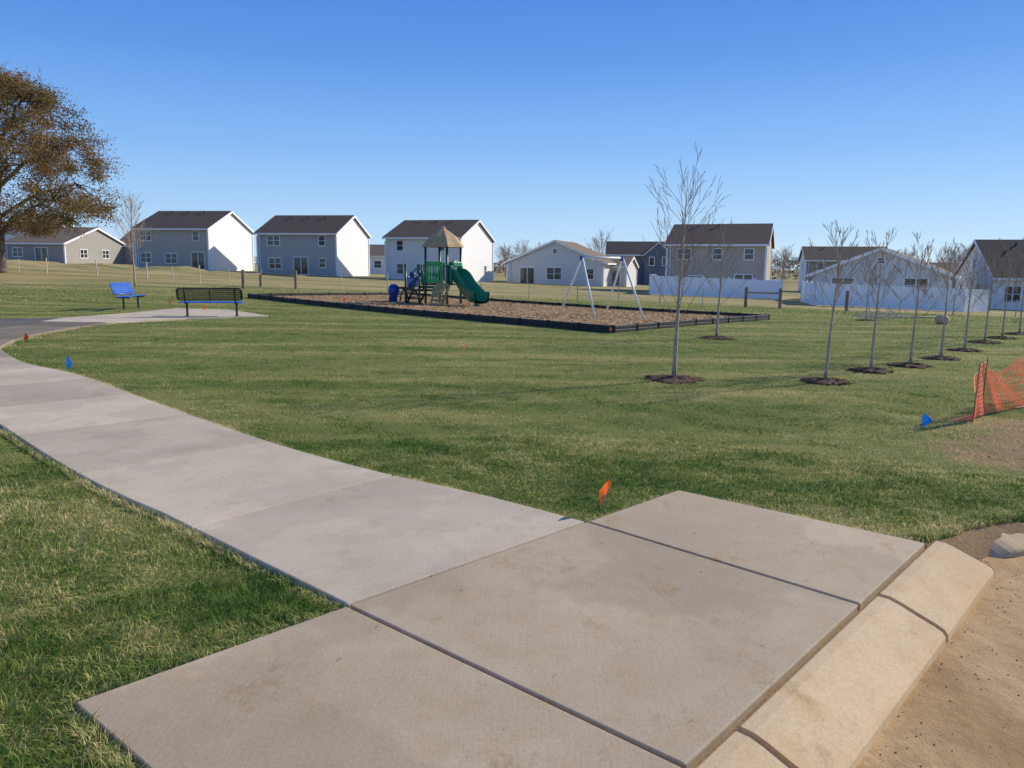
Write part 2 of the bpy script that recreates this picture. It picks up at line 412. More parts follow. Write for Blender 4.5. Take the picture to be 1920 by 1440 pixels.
for a,b_ in ((-6.5,-2.62),(-2.59,-1.03),(-1.0,.09)):
    pts=[E+e*(a+(b_-a)*t/6) for t in range(7)]
    sweep(mb,pts,prof)
sweep(mb,[p for p in resample(kerb2,.06)][:120],[(a*.68,z*.55-.055) for a,z in prof],True)
obj("kerb",mb,m_kerb,bev=.010,kind="structure")
# road
m_road,nt,b=newmat("dirt_road"); b.inputs["Specular IOR Level"].default_value=.1
f1=noise(nt,1.6,6,.65,stretch=(1,.35,1,-.84)); f2=noise(nt,9,7,.75); f3=noise(nt,90,4,.7)
c=mix(nt,ramp(nt,f1,[(.35,0),(.65,1)]),(.42,.265,.125),(.64,.45,.24))
c=mix(nt,ramp(nt,f2,[(.46,0),(.64,.45)]),c,(.31,.19,.09))
c=mix(nt,.4,c,ramp(nt,f3,[(.3,.65),(.7,1)]),'MULTIPLY')
nt.links.new(c,b.inputs["Base Color"]); b.inputs["Roughness"].default_value=.95
bump(nt,b,math_(nt,'ADD',math_(nt,'MULTIPLY',f2,.8),math_(nt,'ADD',math_(nt,'MULTIPLY',f3,.3),f1)),.7,.016)
def roffs(pts,d):
    P=[Vector(p) for p in pts];o=[]
    for i,p in enumerate(P):
        q=(P[min(i+1,len(P)-1)]-P[max(i-1,0)]).normalized(); o.append((p.x+q.y*d,p.y-q.x*d))
    return o
mb=MB(); rl=roffs(roadline,.12)
q=rl+[(30,-12),(-12,-12)]
mb.v=[(x,y,-.15) for x,y in q]; mb.f=[tuple(range(len(q)))]
obj("road",mb,m_road,kind="structure")
mb=MB(); random.seed(5)
def rock(mb,c,r):
    vs=[]
    for v in [(1,0,0),(-1,0,0),(0,1,0),(0,-1,0),(0,0,1),(0,0,-1)]:
        k=r*random.uniform(.7,1.3); vs.append((c[0]+v[0]*k,c[1]+v[1]*k,c[2]+v[2]*k*.6))
    mb.add(vs,[(0,2,4),(2,1,4),(1,3,4),(3,0,4),(2,0,5),(1,2,5),(3,1,5),(0,3,5)])
for _ in range(260):
    s=random.uniform(-4,.4); d=.37+abs(random.gauss(0,.22)); p=E+e*s+nrm*d
    rock(mb,(p.x,p.y,-.148),random.uniform(.002,.006))
for _ in range(40):
    p=E+e*random.uniform(.15,.35)+nrm*random.uniform(.08,.3); rock(mb,(p.x,p.y,-.145+random.uniform(0,.01)),random.uniform(.005,.012))
for _ in range(40):
    x=5.2+random.gauss(0,.8);y=7+random.gauss(0,.6)
    if y>5.7: rock(mb,(x,y,gz(x,y)+.003),random.uniform(.005,.014))
obj("soil_clods",mb,simple("soil",(.44,.29,.15),.95,.25,20),kind="stuff",label="loose brown soil clods beside the kerb")
m_leafl=simple("dry_leaf",(.22,.12,.055),.8,.4,15)
mb=MB()
for _ in range(70):
    if random.random()<.5: x,y=random.uniform(-1.4,2.2),random.uniform(2.4,5)
    else:
        k=random.randint(0,20); p=RS[k].lerp(LS[k],random.random()); x,y=p
    s=random.uniform(.003,.012); a=random.uniform(0,6); z=.003
    if not inpoly(np.array([[x,y]]),slabs)[0] and not inpoly(np.array([[x,y]]),ribbon)[0]: continue
    vs=[(x,y,z+.003)]
    for q in range(7):
        an=a+q*.9; rr=s*(1.4 if q==0 else random.uniform(.35,.9)); vs.append((x+math.cos(an)*rr,y+math.sin(an)*rr*.7,z+random.uniform(0,.005)))
    mb.add(vs,[(0,q,q+1) for q in range(1,7)])
obj("leaf_litter",mb,m_leafl,kind="stuff",label="small dead brown leaves on the concrete")
# ------------------------------------------------------------ playground bed
m_mulch,nt,b=newmat("mulch")
v=N(nt,"ShaderNodeTexVoronoi"); v.inputs["Scale"].default_value=20; tc=N(nt,"ShaderNodeTexCoord"); nt.links.new(tc.outputs["Object"],v.inputs["Vector"])
bw=N(nt,"ShaderNodeSeparateXYZ"); nt.links.new(v.outputs["Color"],bw.inputs[0])
c=mix(nt,bw.outputs[0],(.28,.165,.075),(.58,.40,.21)); c=mix(nt,noise(nt,.6,5),c,(.42,.27,.13))
nt.links.new(c,b.inputs["Base Color"]); b.inputs["Roughness"].default_value=.95; bump(nt,b,noise(nt,12,5,.8),.5,.04)
m_chip,nt,b=newmat("wood_chip"); at=N(nt,"ShaderNodeAttribute",attribute_name="tint")
nt.links.new(ramp(nt,at.outputs["Fac"],[(0,(.24,.14,.065)),(.5,(.49,.325,.165)),(1,(.74,.55,.31))]),b.inputs["Base Color"]); b.inputs["Roughness"].default_value=.9
def quadpt(u,v_):
    return ((1-u)*(1-v_)*PA[0]+u*(1-v_)*PB[0]+u*v_*PC[0]+(1-u)*v_*PD[0],(1-u)*(1-v_)*PA[1]+u*(1-v_)*PB[1]+u*v_*PC[1]+(1-u)*v_*PD[1])
rows=[]
nu,nv=40,24
for i in range(nu+1):
    r=[]
    for j in range(nv+1):
        x,y=quadpt(i/nu,j/nv)
        r.append((x,y,gz(x,y)+.06+.02*math.sin(x*2.1+y)*math.sin(y*1.7)))
    rows.append(r)
mb=MB(); mb.strip(rows); obj("mulch_bed",mb,m_mulch,smooth=True,kind="stuff",label="brown wood mulch bed under the play equipment")
n=40000
x,y=quadpt(rng.uniform(0.01,.99,n),rng.uniform(0.01,.99,n))
def chips(x,y,z,s0,s1):
    n=len(x); a=rng.uniform(0,6.28,n);L=rng.uniform(s0,s1,n);W=L*.35;t=rng.normal(0,.2,n)
    c0=np.column_stack([x,y,z]); dv=np.column_stack([np.cos(a),np.sin(a),t])*L[:,None]; wv=np.column_stack([-np.sin(a),np.cos(a),rng.normal(0,.3,n)])*W[:,None]
    V=np.stack([c0-dv-wv,c0+dv-wv,c0+dv+wv,c0-dv+wv],1).reshape(-1,3); T=np.arange(4*n).reshape(-1,4)
    return V,T,np.repeat(rng.uniform(0,1,n),4)
z=groundz(np.column_stack([x,y]))+.08
V,T,t=chips(x,y,z,.02,.045); npmesh("mulch_chips",V,T,m_chip,tint=t,kind="stuff",label="loose wood chips scattered over the mulch bed")
m_border=simple("black_plastic",(.028,.028,.030),.5,.2,4)
mb=MB()
def border_run(a,b_):
    a=Vector(a);b_=Vector(b_);L=(b_-a).length;n=int(L/1.22)+1;d=(b_-a)/n
    for i in range(n):
        p=a+d*i;q=a+d*(i+1); dd=(q-p).normalized()*.012; p=p+dd;q=q-dd
        for zz in (.06,.165): mb.bar((p.x,p.y,gz(p.x,p.y)+zz-.02),(q.x,q.y,gz(q.x,q.y)+zz-.02),.10,.098)
        mb.bar((q.x-.02,q.y,gz(q.x,q.y)),(q.x-.02,q.y,gz(q.x,q.y)+.21),.13,.13)
for a,b_ in ((PA,PB),(PB,PC),(PC,PD),(PD,PA)): border_run(a,b_)
obj("playground_border",mb,m_border,bev=.012,label="low black plastic timber border around the mulch bed",category="border")
# ------------------------------------------------------------ trees
m_bark=simple("young_bark",(.48,.40,.30),.85,.25,12,bmp=.4,bscale=60)
m_twig=simple("twig",(.42,.30,.215),.8,.25,10)
m_twig_red=simple("reddish_twig",(.36,.22,.15),.8,.25,10)
m_oakbark=simple("oak_bark",(.15,.12,.095),.95,.35,3,bmp=.8,bscale=14)
m_mul2=simple("dark_mulch",(.115,.065,.040),.95,.5,25,bmp=1,bscale=40)
def twigs(mb,p,d,L,r,depth,rs,segs=4,up=.35,rmin=.0035,kids=4,n=4,wob=.05,spread=.62):
    pts=[Vector(p)];rad=[r];q=Vector(p);dd=Vector(d).normalized()
    for i in range(segs):
        dd=(dd+Vector((rs.gauss(0,wob),rs.gauss(0,wob),up*.35+rs.gauss(0,wob*.5)))).normalized()
        q=q+dd*L/segs; pts.append(q.copy()); rad.append(max(rmin,r*(1-(i+1)/segs*.85)))
    mb.tube(pts,rad,n,cap=False)
    if depth>0:
        for k in range(kids):
            t=.2+.72*(k+rs.random())/kids; i=min(segs-1,int(t*segs)); f=t*segs-i
            s=pts[i].lerp(pts[i+1],f); base=(pts[i+1]-pts[i]).normalized()
            a=rs.uniform(0,6.28); perp=base.orthogonal().normalized(); perp.rotate(Matrix.Rotation(a,3,base))
            nd=(base*1.0+perp*spread+Vector((0,0,.12))).normalized()
            twigs(mb,s,nd,L*rs.uniform(.32,.55)*(1.15-t*.5),max(rmin,r*.5),depth-1,rs,3,up,rmin,max(2,kids-1),3,wob,spread)
def young_tree(x,y,H,seed,wid,clear=.33,nb=20,r0=.034,lean=(0,0),label="",group="young bare trees planted on the lawn",rmin=.0038,tm=None,kids=4):
    rs=random.Random(seed)
    t=thing("young_tree",label,"tree",(x,y,gz(x,y)),0,group)
    tr=MB();pts=[];rad=[]
    for i in range(13):
        f=i/12; pts.append((lean[0]*f*H+.008*math.sin(f*7+seed)*H*.3,lean[1]*f*H+.006*math.cos(f*5+seed),f*H)); rad.append(max(rmin,r0*(1-f)**.9+(.012 if i==0 else 0)))
    tr.tube(pts,rad,8); obj("trunk",tr,m_bark,t,smooth=True)
    cr=MB()
    for k in range(nb):
        f=clear+(.93-clear)*(k+rs.random()*.6)/nb; i=min(11,int(f*12)); s=Vector(pts[i]).lerp(Vector(pts[i+1]),f*12-i)
        a=k*2.4+rs.uniform(-.4,.4); el=rs.uniform(.70,1.10)+.12*f
        L=wid*(1.95-1.25*(f-clear)/(1-clear))*rs.uniform(.75,1.2)
        d=Vector((math.cos(a)*math.cos(el),math.sin(a)*math.cos(el),math.sin(el)))
        twigs(cr,s,d,L,max(rmin*1.2,r0*.17*(1-f*.5)),2 if k%4 else 1,rs,5,.08,rmin,kids,4,.028,.42)
    obj("crown",cr,tm or m_twig,t)
    return t
def mulch_mound(x,y,r,seed):
    rs=random.Random(seed); mb=MB(); n=28
    ph=rs.uniform(0,6)
    rr=lambda a:r*(1+.12*math.sin(3*a+ph)+.08*math.sin(7*a+ph*2)+rs.uniform(-.05,.05))
    rows=[]
    R=[rr(2*math.pi*k/n) for k in range(n)]; R.append(R[0])
    for f,h in ((1,-.02),(.95,.012),(.8,.032),(.5,.045),(.15,.04),(.01,.04)):
        rows.append([(math.cos(2*math.pi*k/n)*R[k]*f,math.sin(2*math.pi*k/n)*R[k]*f,h+(rs.uniform(-.012,.012) if k<n and f<1 else 0)) for k in range(n+1)])
    mb.strip(rows)
    for _ in range(300):
        a=rs.uniform(0,6.28);q=r*math.sqrt(rs.random())*1.2;s=rs.uniform(.01,.03);b2=rs.uniform(0,6.28)
        mb.bar((math.cos(a)*q,math.sin(a)*q,.04-.04*(q/r)**2),(math.cos(a)*q+math.cos(b2)*s*2,math.sin(a)*q+math.sin(b2)*s*2,.05-.04*(q/r)**2+rs.uniform(-.01,.02)),s*.5,.006)
    o=obj("mulch_mound",mb,m_mul2,label="dark bark mulch mound around a young tree trunk",category="mulch",group="mulch mounds at the young trees")
    o.location=(x,y,gz(x,y)); return o
TL="slim bare young tree standing in a mulch ring"
young_tree(2.47,11.66,3.05,21,.60,.27,30,.034,(.028,0),"tallest slim bare young tree with reddish twigs in mulch",rmin=.0025,tm=m_twig_red)
young_tree(5.11,19.25,2.75,22,.52,.28,22,.034,(.03,0),TL,rmin=.0034)
rows_=[(4.76,11.6,2.32,.45,.05),(6.09,12.97,2.18,.44,.02),(7.16,13.75,2.15,.44,.02),(8.4,15.0,2.1,.43,.0),(9.87,16.74,2.15,.44,0),(11.67,19.0,2.15,.44,.02),(13.11,20.6,2.4,.48,.02),(14.75,22.4,2.5,.50,.0),(13.65,29.8,2.35,.48,.0)]
for i,(x,y,h,w_,l) in enumerate(rows_): young_tree(x,y,h,40+i,w_,.34,18,.026 if i<7 else .028,(l,0),TL,rmin=.0019+.00009*y,kids=4)
young_tree(-22.68,46.5,5.0,77,1.1,.25,28,.06,(.01,0),"bare young tree staked in the dry grass",rmin=.008)
for i,(x,y) in enumerate(mulch_spots): mulch_mound(x,y,.43 if i<2 else .33,100+i)
# large oak
m_leaf=bpy.data.materials.new("autumn_leaf"); m_leaf.use_nodes=True; nt=m_leaf.node_tree; nt.nodes.clear()
at=N(nt,"ShaderNodeAttribute",attribute_name="tint")
col=ramp(nt,at.outputs["Fac"],[(0,(.11,.12,.042)),(.3,(.185,.16,.060)),(.6,(.27,.175,.080)),(1,(.42,.275,.135))])
d_=N(nt,"ShaderNodeBsdfDiffuse");tr=N(nt,"ShaderNodeBsdfTranslucent");ms=N(nt,"ShaderNodeMixShader");ms.inputs[0].default_value=.4;out=N(nt,"ShaderNodeOutputMaterial")
nt.links.new(col,d_.inputs[0]);nt.links.new(col,tr.inputs[0]);nt.links.new(d_.outputs[0],ms.inputs[1]);nt.links.new(tr.outputs[0],ms.inputs[2]);nt.links.new(ms.outputs[0],out.inputs[0])
ox,oy=-38.3,58.0
oak=thing("oak_tree","large spreading tree with brown and olive autumn leaves","tree",(ox,oy,gz(ox,oy)))
rs=random.Random(9); tb=MB()
tb.tube([(0,0,-.1),(0,0,.3),(.05,0,1.5),(.1,.05,3.0),(.0,.1,4.6),(.2,0,7),(.1,.1,10)],[.62,.5,.42,.4,.32,.18,.08],12)
obj("trunk",tb,m_oakbark,oak,smooth=True)
lb=MB(); cents=[]
def crownR(zn): 
    return math.sqrt(max(0,1-((zn-.26)/.76)**2)) if zn>.26 else math.sqrt(max(0,1-((.26-zn)/.42)**2))
zb,zt,RR=3.0,14.0,7.5
while len(cents)<450:
    zn=rs.random(); a=rs.uniform(0,6.28); q=rs.uniform(.10,1)**.45
    r=RR*crownR(zn)*q*(1+.10*math.sin(3*a+1)+.08*math.sin(5*a+zn*9))
    cents.append(Vector((math.cos(a)*r,math.sin(a)*r,zb+(zt-zb)*zn)))
mains=[]
for k in range(15):
    a=k*2.4+rs.uniform(-.3,.3); z0=2.6+k*.42; zn=min(.9,.12+k*.055); r=RR*crownR(zn)*.8
    end=Vector((math.cos(a)*r,math.sin(a)*r,zb+(zt-zb)*zn+.8)); s=Vector((.05,.05,z0)); pts=[]
    for i in range(9):
        f=i/8; p=s.lerp(end,f); p.z+=1.0*math.sin(f*math.pi)*.6; p+=Vector((rs.gauss(0,.15),rs.gauss(0,.15),rs.gauss(0,.1)))*f; pts.append(p)
    lb.tube(pts,[.15*(1-f/8)**.8+.025 for f in range(9)],7); mains.append(pts)
allp=[p for m in mains for p in m[2:]]+[Vector((.2,0,7)),Vector((.1,.1,10))]
for c_ in cents:
    n_=min(allp,key=lambda p:(p-c_).length); m_=n_.lerp(c_,.5)+Vector((rs.gauss(0,.15),rs.gauss(0,.15),.2))
    lb.tube([n_,m_,c_],[.045,.03,.015],4)
    for _ in range(5):
        lb.tube([c_,c_+Vector((rs.gauss(0,.55),rs.gauss(0,.55),rs.gauss(.25,.45)))],[.015,.008],3)
obj("limbs",lb,m_oakbark,oak,smooth=True)
Vs=[];tn=[]
for c_ in cents:
    n=rs.randint(90,380); sd=rs.uniform(.32,.70)
    pc=np.clip(rng.normal(0,1,(n,3)),-1.9,1.9)*np.array([sd,sd,sd*.62])+np.array(c_)
    a=rng.normal(0,1,(n,3)); a/=np.linalg.norm(a,axis=1)[:,None]; b2=np.cross(a,rng.normal(0,1,(n,3))); b2/=np.linalg.norm(b2,axis=1)[:,None]
    s=rng.uniform(.05,.095,n)[:,None]
    Vs.append(np.stack([pc-a*s,pc-b2*s*.6,pc+a*s,pc+b2*s*.6],1).reshape(-1,3)); base=rs.random()*.6
    tn.append(np.repeat(np.clip(base+rng.uniform(0,.5,n),0,1),4))
V=np.concatenate(Vs); npmesh("crown",V,np.arange(len(V)).reshape(-1,4),m_leaf,tint=np.concatenate(tn),parent=oak)
m_far=simple("distant_twig",(.42,.34,.28),.9,.2,.3)
def far_tree(x,y,H,wd,seed):
    rs=random.Random(seed); t=thing("bare_tree","leafless grey brown tree behind the houses","tree",(x,y,gz(x,y)),0,"bare trees behind the houses")
    tr=MB(); tr.tube([(0,0,0),(0,0,H*.3),(.1,0,H*.6),(0,0,H*.9)],[.18,.13,.07,.02],6); obj("trunk",tr,m_far,t)
    cr=MB()
    for k in range(22):
        f=.2+.68*k/22; a=k*2.4; el=rs.uniform(.55,1.1)+.3*f
        twigs(cr,(0,0,f*H*.9),(math.cos(a)*math.cos(el),math.sin(a)*math.cos(el),math.sin(el)),wd*(1.3-.8*f)*rs.uniform(.7,1.2),.04,2,rs,5,.12,.0115,7,4,.04,.5)
    obj("crown",cr,m_far,t)
for i,(x,y,h,wd) in enumerate([(17.5,155,9.0,4.8),(11,170,6.6,4),(6,172,6.8,4),(2,165,6.4,4),(-1.5,150,5.0,3.4),(-25,170,8,4),(-64,140,7,4),(52,150,7,4),(57,150,7,4),(71,140,6.5,4),(78,135,7,4),(84,150,8,4.4),(90,150,8,4.6),(60,120,5.6,3.6)]): far_tree(x,y,h,wd,300+i)
n=46000
x=rng.uniform(-230,260,n); y=rng.uniform(215,255,n); hmx=3.6+2.4*(.5+.5*np.sin(x*.09+2*np.sin(x*.031)))+1.7*(.5+.5*np.sin(x*.37+1))
z=rng.uniform(0,1,n)**.8*hmx-2
a=rng.normal(0,1,(n,3)); a/=np.linalg.norm(a,axis=1)[:,None]; b2=rng.normal(0,1,(n,3)); s=rng.uniform(.25,.7,n)[:,None]; pc=np.column_stack([x,y,z+.6])
V=np.stack([pc-a*s,pc-b2*s*.2,pc+a*s,pc+b2*s*.2],1).reshape(-1,3)
npmesh("distant_woodland",V,np.arange(len(V)).reshape(-1,4),simple("woodland",(.27,.215,.165),.95,.3,.2),kind="stuff",label="hazy brown line of distant leafless woodland")
# ------------------------------------------------------------ houses
m_white=simple("white_trim",(.86,.86,.85),.5,.03,2)
m_vinyl=simple("white_vinyl",(.95,.95,.95),.4,.01,2)
m_glass,nt,b=newmat("window_glass"); b.inputs["Roughness"].default_value=.08; b.inputs["Specular IOR Level"].default_value=.7
nt.links.new(ramp(nt,noise(nt,1.2,2),[(.4,(.02,.025,.032)),(.65,(.09,.10,.11))]),b.inputs["Base Color"])
m_pipe=simple("vent_metal",(.10,.10,.10),.5,.1,3)
def window(h,x,z,w,ht,face,W,D,door=False,mull=1):
    fr=MB();gl=MB()
    def bx(m,u,zz,du,dz,o,t):
        if face=='F': m.box((u,-o,zz),(du,t,dz))
        elif face=='R': m.box((W+o,u,zz),(t,du,dz))
        else: m.box((-o,u,zz),(t,du,dz))
    f=.09
    bx(fr,x,z+ht/2,w+2*f,f,.02,.08); bx(fr,x,z-ht/2,w+2*f,f*1.2,.03,.10)
    bx(fr,x-w/2-f/2,z,f,ht-f,.02,.08); bx(fr,x+w/2+f/2,z,f,ht-f,.02,.08)
    if not door: bx(fr,x,z,w,.05,.018,.05)
    for k in range(1,mull+1):
        bx(fr,x-w/2+w*k/(mull+1),z,.09,ht-f,.022,.05)
    bx(gl,x,z,w,ht,.004,.012)
    p=obj("door" if door else "window",gl,m_glass,h); obj("frame",fr,m_white,p)
def house(label,fx,fy,th,W,D,he,hr,wallmat,roofmat,wins,axis='x',ohang=.35,name="house",vents=0,zoff=0,endmat=None):
    t=math.radians(th); c_,s_=math.cos(t),math.sin(t)
    ox_,oy_=fx-W*c_,fy+W*s_
    cx=ox_+W/2*c_+D/2*s_; cy=oy_-W/2*s_+D/2*c_
    h=thing(name,label,"house",(ox_,oy_,terr(cx,cy)+zoff),-t)
    wl=MB()
    if axis=='x':
        vs=[(x,y,z) for x in (0,W) for z,y in [(0,0),(0,D),(he,D),(hr,D/2),(he,0)]]
        vs=[(x,y,z if z>0 else -.8) for x,y,z in vs]
        wl.add(vs,[(0,4,3,2,1),(5,6,7,8,9),(0,5,9,4),(1,2,7,6),(0,1,6,5)])
    else:
        vs=[(x,y,z) for y in (0,D) for x,z in [(0,-.8),(W,-.8),(W,he),(W/2,hr),(0,he)]]
        wl.add(vs,[(0,1,2,3,4),(9,8,7,6,5),(0,5,6,1),(1,6,7,2),(0,4,9,5)])
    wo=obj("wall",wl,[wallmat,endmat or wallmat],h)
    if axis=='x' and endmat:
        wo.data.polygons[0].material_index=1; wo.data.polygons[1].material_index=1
    rf=MB();tr=MB();th_=.16
    if axis=='x':
        sl=(hr-he)/(D/2); o=ohang
        for sg,y0 in ((1,0),(-1,D)):
            ye=y0-sg*o; ze=he-sl*o+.03; zr=hr+.03
            rf.add([(-o*.7,ye,ze),(W+o*.7,ye,ze),(W+o*.7,D/2,zr),(-o*.7,D/2,zr),(-o*.7,ye,ze+th_),(W+o*.7,ye,ze+th_),(W+o*.7,D/2,zr+th_),(-o*.7,D/2,zr+th_)],
              [(4,5,6,7),(0,3,2,1),(0,1,5,4),(1,2,6,5),(3,0,4,7)] if sg==1 else [(4,7,6,5),(0,1,2,3),(0,4,5,1),(1,5,6,2),(3,7,4,0)])
            tr.bar((-o*.7,ye-sg*.06,ze+.03),(W+o*.7,ye-sg*.06,ze+.03),.1,.2)
            for xx in (-o*.7-.03,W+o*.7+.03): tr.bar((xx,ye,ze+.02),(xx,D/2,zr+.02),.05,.24)
    else:
        sl=(hr-he)/(W/2); o=ohang
        for sg,x0 in ((1,0),(-1,W)):
            xe=x0-sg*o; ze=he-sl*o+.03; zr=hr+.03
            rf.add([(xe,-o*.7,ze),(xe,D+o*.7,ze),(W/2,D+o*.7,zr),(W/2,-o*.7,zr),(xe,-o*.7,ze+th_),(xe,D+o*.7,ze+th_),(W/2,D+o*.7,zr+th_),(W/2,-o*.7,zr+th_)],
              [(4,7,6,5),(0,1,2,3),(0,4,5,1),(1,5,6,2),(3,7,4,0)] if sg==1 else [(4,5,6,7),(0,3,2,1),(0,1,5,4),(1,2,6,5),(3,0,4,7)])
            tr.bar((xe-sg*.06,-o*.7,ze+.03),(xe-sg*.06,D+o*.7,ze+.03),.1,.2)
            tr.bar((xe,-o*.7-.03,ze+.02),(W/2,-o*.7-.03,zr+.02),.05,.24)
    obj("roof",rf,roofmat,h); obj("fascia",tr,m_white,h)
    for xx,yy in ((0,0),(W,0),(W,D)):
        ct=MB(); ct.box((xx,yy,he/2-.2),(.2,.2,he-.3)); obj("corner_board",ct,m_white,h)
    ct=MB(); ct.box((.35,-.1,he/2),(.09,.09,he-.2)); obj("downspout",ct,m_white,h)
    for k in range(vents):
        v_=MB(); xx=W*(.25+.22*k); yy=D*.42; zz=he+(hr-he)*.84
        v_.box((xx,yy,zz+.2),(.15,.15,.4)); v_.box((xx,yy,zz+.41),(.24,.24,.05)); obj("roof_vent",v_,m_pipe,h)
    for wn in wins: window(h,wn[0],wn[1],wn[2],wn[3],wn[4],W,D,*(wn[5:]))
    return h
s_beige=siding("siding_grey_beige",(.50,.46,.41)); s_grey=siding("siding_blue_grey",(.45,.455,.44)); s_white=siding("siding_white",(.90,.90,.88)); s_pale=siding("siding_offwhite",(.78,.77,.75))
s_tan=siding("siding_taupe",(.50,.43,.36)); s_blue=siding("siding_dark_blue",(.13,.16,.22)); s_lgrey=siding("siding_pale_grey",(.70,.70,.68)); s_brown=siding("siding_brown",(.42,.34,.27)); s_dgrey=siding("siding_mid_grey",(.36,.34,.31))
r_dark=shingle("shingle_dark",(.105,.078,.057)); r_brown=shingle("shingle_brown",(.23,.165,.11)); r_black=shingle("shingle_black",(.06,.055,.052))
house("two storey grey beige house with brown roof, gable coloured sunlit white",-36.7,94,8,9.5,11.3,4.85,7.15,s_beige,r_dark,
 [(1.4,4.0,1.4,1.2,'F'),(7.95,4.0,.75,1.2,'F',False,0),(1.3,1.35,1.3,1.2,'F'),(4.6,1.3,1.5,1.2,'F'),(8.1,1.05,1.6,2.05,'F',True)],vents=3,endmat=s_white)  # gable ends white instead of beige: sunlit brightness put into the siding colour
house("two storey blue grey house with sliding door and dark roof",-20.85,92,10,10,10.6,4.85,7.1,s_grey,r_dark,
 [(2.1,4.0,1.5,1.2,'F'),(8.2,4.0,.75,1.2,'F',False,0),(2.2,1.3,1.5,1.3,'F'),(5.5,1.05,1.7,2.05,'F',True),(8.2,1.4,.75,1.1,'F',False,0)],vents=3,endmat=s_white)  # white gable ends carry the sun's brightness in their colour
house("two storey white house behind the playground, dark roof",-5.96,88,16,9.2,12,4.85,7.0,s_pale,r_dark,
 [(1.8,3.95,.75,1.2,'F',False,0),(1.8,1.3,.75,1.2,'F',False,0),(4.6,1.3,1.5,1.2,'F'),(6.9,3.95,.75,1.2,'F',False,0),(7.4,1.05,1.6,2.05,'F',True),(9,1.2,.7,1.1,'R',False,0)],vents=3,endmat=s_white)  # off-white front, white gables: shaded and sunlit tones of one white siding
house("single storey pale grey house with front gable and dark door",11,95,18,12.3,11,2.75,5.3,s_lgrey,r_brown,
 [(2.6,1.05,1.8,2.05,'F',True),(6.1,1.35,1.8,1.5,'F'),(10.6,1.35,1.0,1.3,'F',False,0),(6.15,4.1,.5,.6,'F',False,0),(5,1.3,.8,1.1,'R',False,0)],axis='y',ohang=.5)
house("small white garage wing with low roof beside a house",14.4,99,18,2.6,8,2.5,3.7,s_lgrey,r_brown,[(1.3,1.1,.9,2,'F',True,0)],axis='x')
hb=house("two storey dark blue house with front gable, grey roof",24.6,121,8,10,9,4.6,6.6,s_blue,r_black,
 [(1.5,3.6,.8,1.2,'F',False,0),(3.6,3.6,.8,1.2,'F',False,0)],vents=0)
g=MB(); g.add([(5.8,-1.2,-.5),(10,-1.2,-.5),(10,-1.2,4.6),(7.9,-1.2,6.3),(5.8,-1.2,4.6),(5.8,1,-.5),(10,1,-.5),(10,1,4.6),(7.9,3.5,6.3),(5.8,1,4.6)],[(0,1,2,3,4),(1,6,7,2),(0,4,9,5)]); obj("gable_wing",g,s_blue,hb)
g=MB(); g.bar((5.5,-1.3,4.45),(7.9,-1.3,6.45),.25,.14); g.bar((10.3,-1.3,4.45),(7.9,-1.3,6.45),.25,.14); obj("gable_trim",g,m_white,hb)
g=MB(); g.add([(5.5,-1.4,4.5),(7.9,-1.4,6.5),(7.9,4,6.5),(5.5,2.2,4.5),(10.3,-1.4,4.5),(10.3,2.2,4.5)],[(0,1,2,3),(1,4,5,2)]); obj("gable_roof",g,r_black,hb)
for xx in (6.9,8.9):
    g=MB(); g.box((xx,-1.215,3.6),(.7,.02,1.2)); wq=obj("window",g,m_glass,hb)
    g=MB(); g.box((xx,-1.22,4.25),(.9,.06,.1)); g.box((xx,-1.22,2.95),(.9,.06,.1)); g.box((xx-.4,-1.22,3.6),(.1,.05,1.2)); g.box((xx+.4,-1.22,3.6),(.1,.05,1.2)); obj("frame",g,m_white,wq)
house("two storey taupe house with dark roof behind white fence",24.6,76,21,9.6,10.5,5.0,7.1,s_tan,r_dark,
 [(1.7,4.05,1.3,1.1,'F'),(5.0,4.05,.8,1.1,'F',False,0),(8.0,4.05,.8,1.1,'F',False,0),(3,1.3,1.4,1.2,'F'),(7.6,1.05,1.6,2.05,'F',True)],vents=2)
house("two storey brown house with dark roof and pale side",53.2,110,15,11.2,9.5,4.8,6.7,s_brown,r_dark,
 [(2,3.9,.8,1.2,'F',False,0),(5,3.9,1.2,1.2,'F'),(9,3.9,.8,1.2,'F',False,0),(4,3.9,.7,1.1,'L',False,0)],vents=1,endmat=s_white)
house("single storey pale house with wide gable behind vinyl fence",35.8,63.6,31,10.6,11,2.6,4.75,s_lgrey,r_brown,
 [(2.4,1.35,1.7,1.9,'F',True),(8.1,1.75,1.7,1.2,'F'),(5.3,3.8,.5,.5,'F',False,0)],axis='y',ohang=.5)
house("white house with tall dark roof and gable side window",53.6,65.2,14,11.8,11,2.95,6.2,s_white,r_dark,
 [(4,1.5,1.0,1.5,'L',False,0),(5.5,4.2,.7,.9,'L',False,0),(1.5,1.5,1.2,1.4,'F')],vents=2)
house("low grey house with tan brown roof beneath the big tree",-60.4,105,5,8.5,14.4,2.6,4.9,s_dgrey,r_brown,
 [(1.8,1.4,1.3,1.2,'F'),(5.2,1.05,1.7,2.0,'F',True),(4,1.3,1.5,1.2,'R'),(9,1.3,1.5,1.2,'R')],vents=1)
house("low tan roofed house beside a two storey house",-47.5,118,4,13,10,2.9,5.4,s_tan,r_brown,[(3,1.4,1.3,1.2,'F'),(8,1.4,1.3,1.2,'F')],vents=1)
house("small white house seen between two larger houses",-19.3,122,10,9,9,2.7,4.4,s_white,r_brown,[(7,1.4,1.1,1.1,'F',False,0)],vents=0)
house("distant grey house with brown roof",72,118,10,11,9,2.8,4.9,s_lgrey,r_brown,[(3,1.4,1.3,1.2,'F'),(8,1.4,1.3,1.2,'F')])
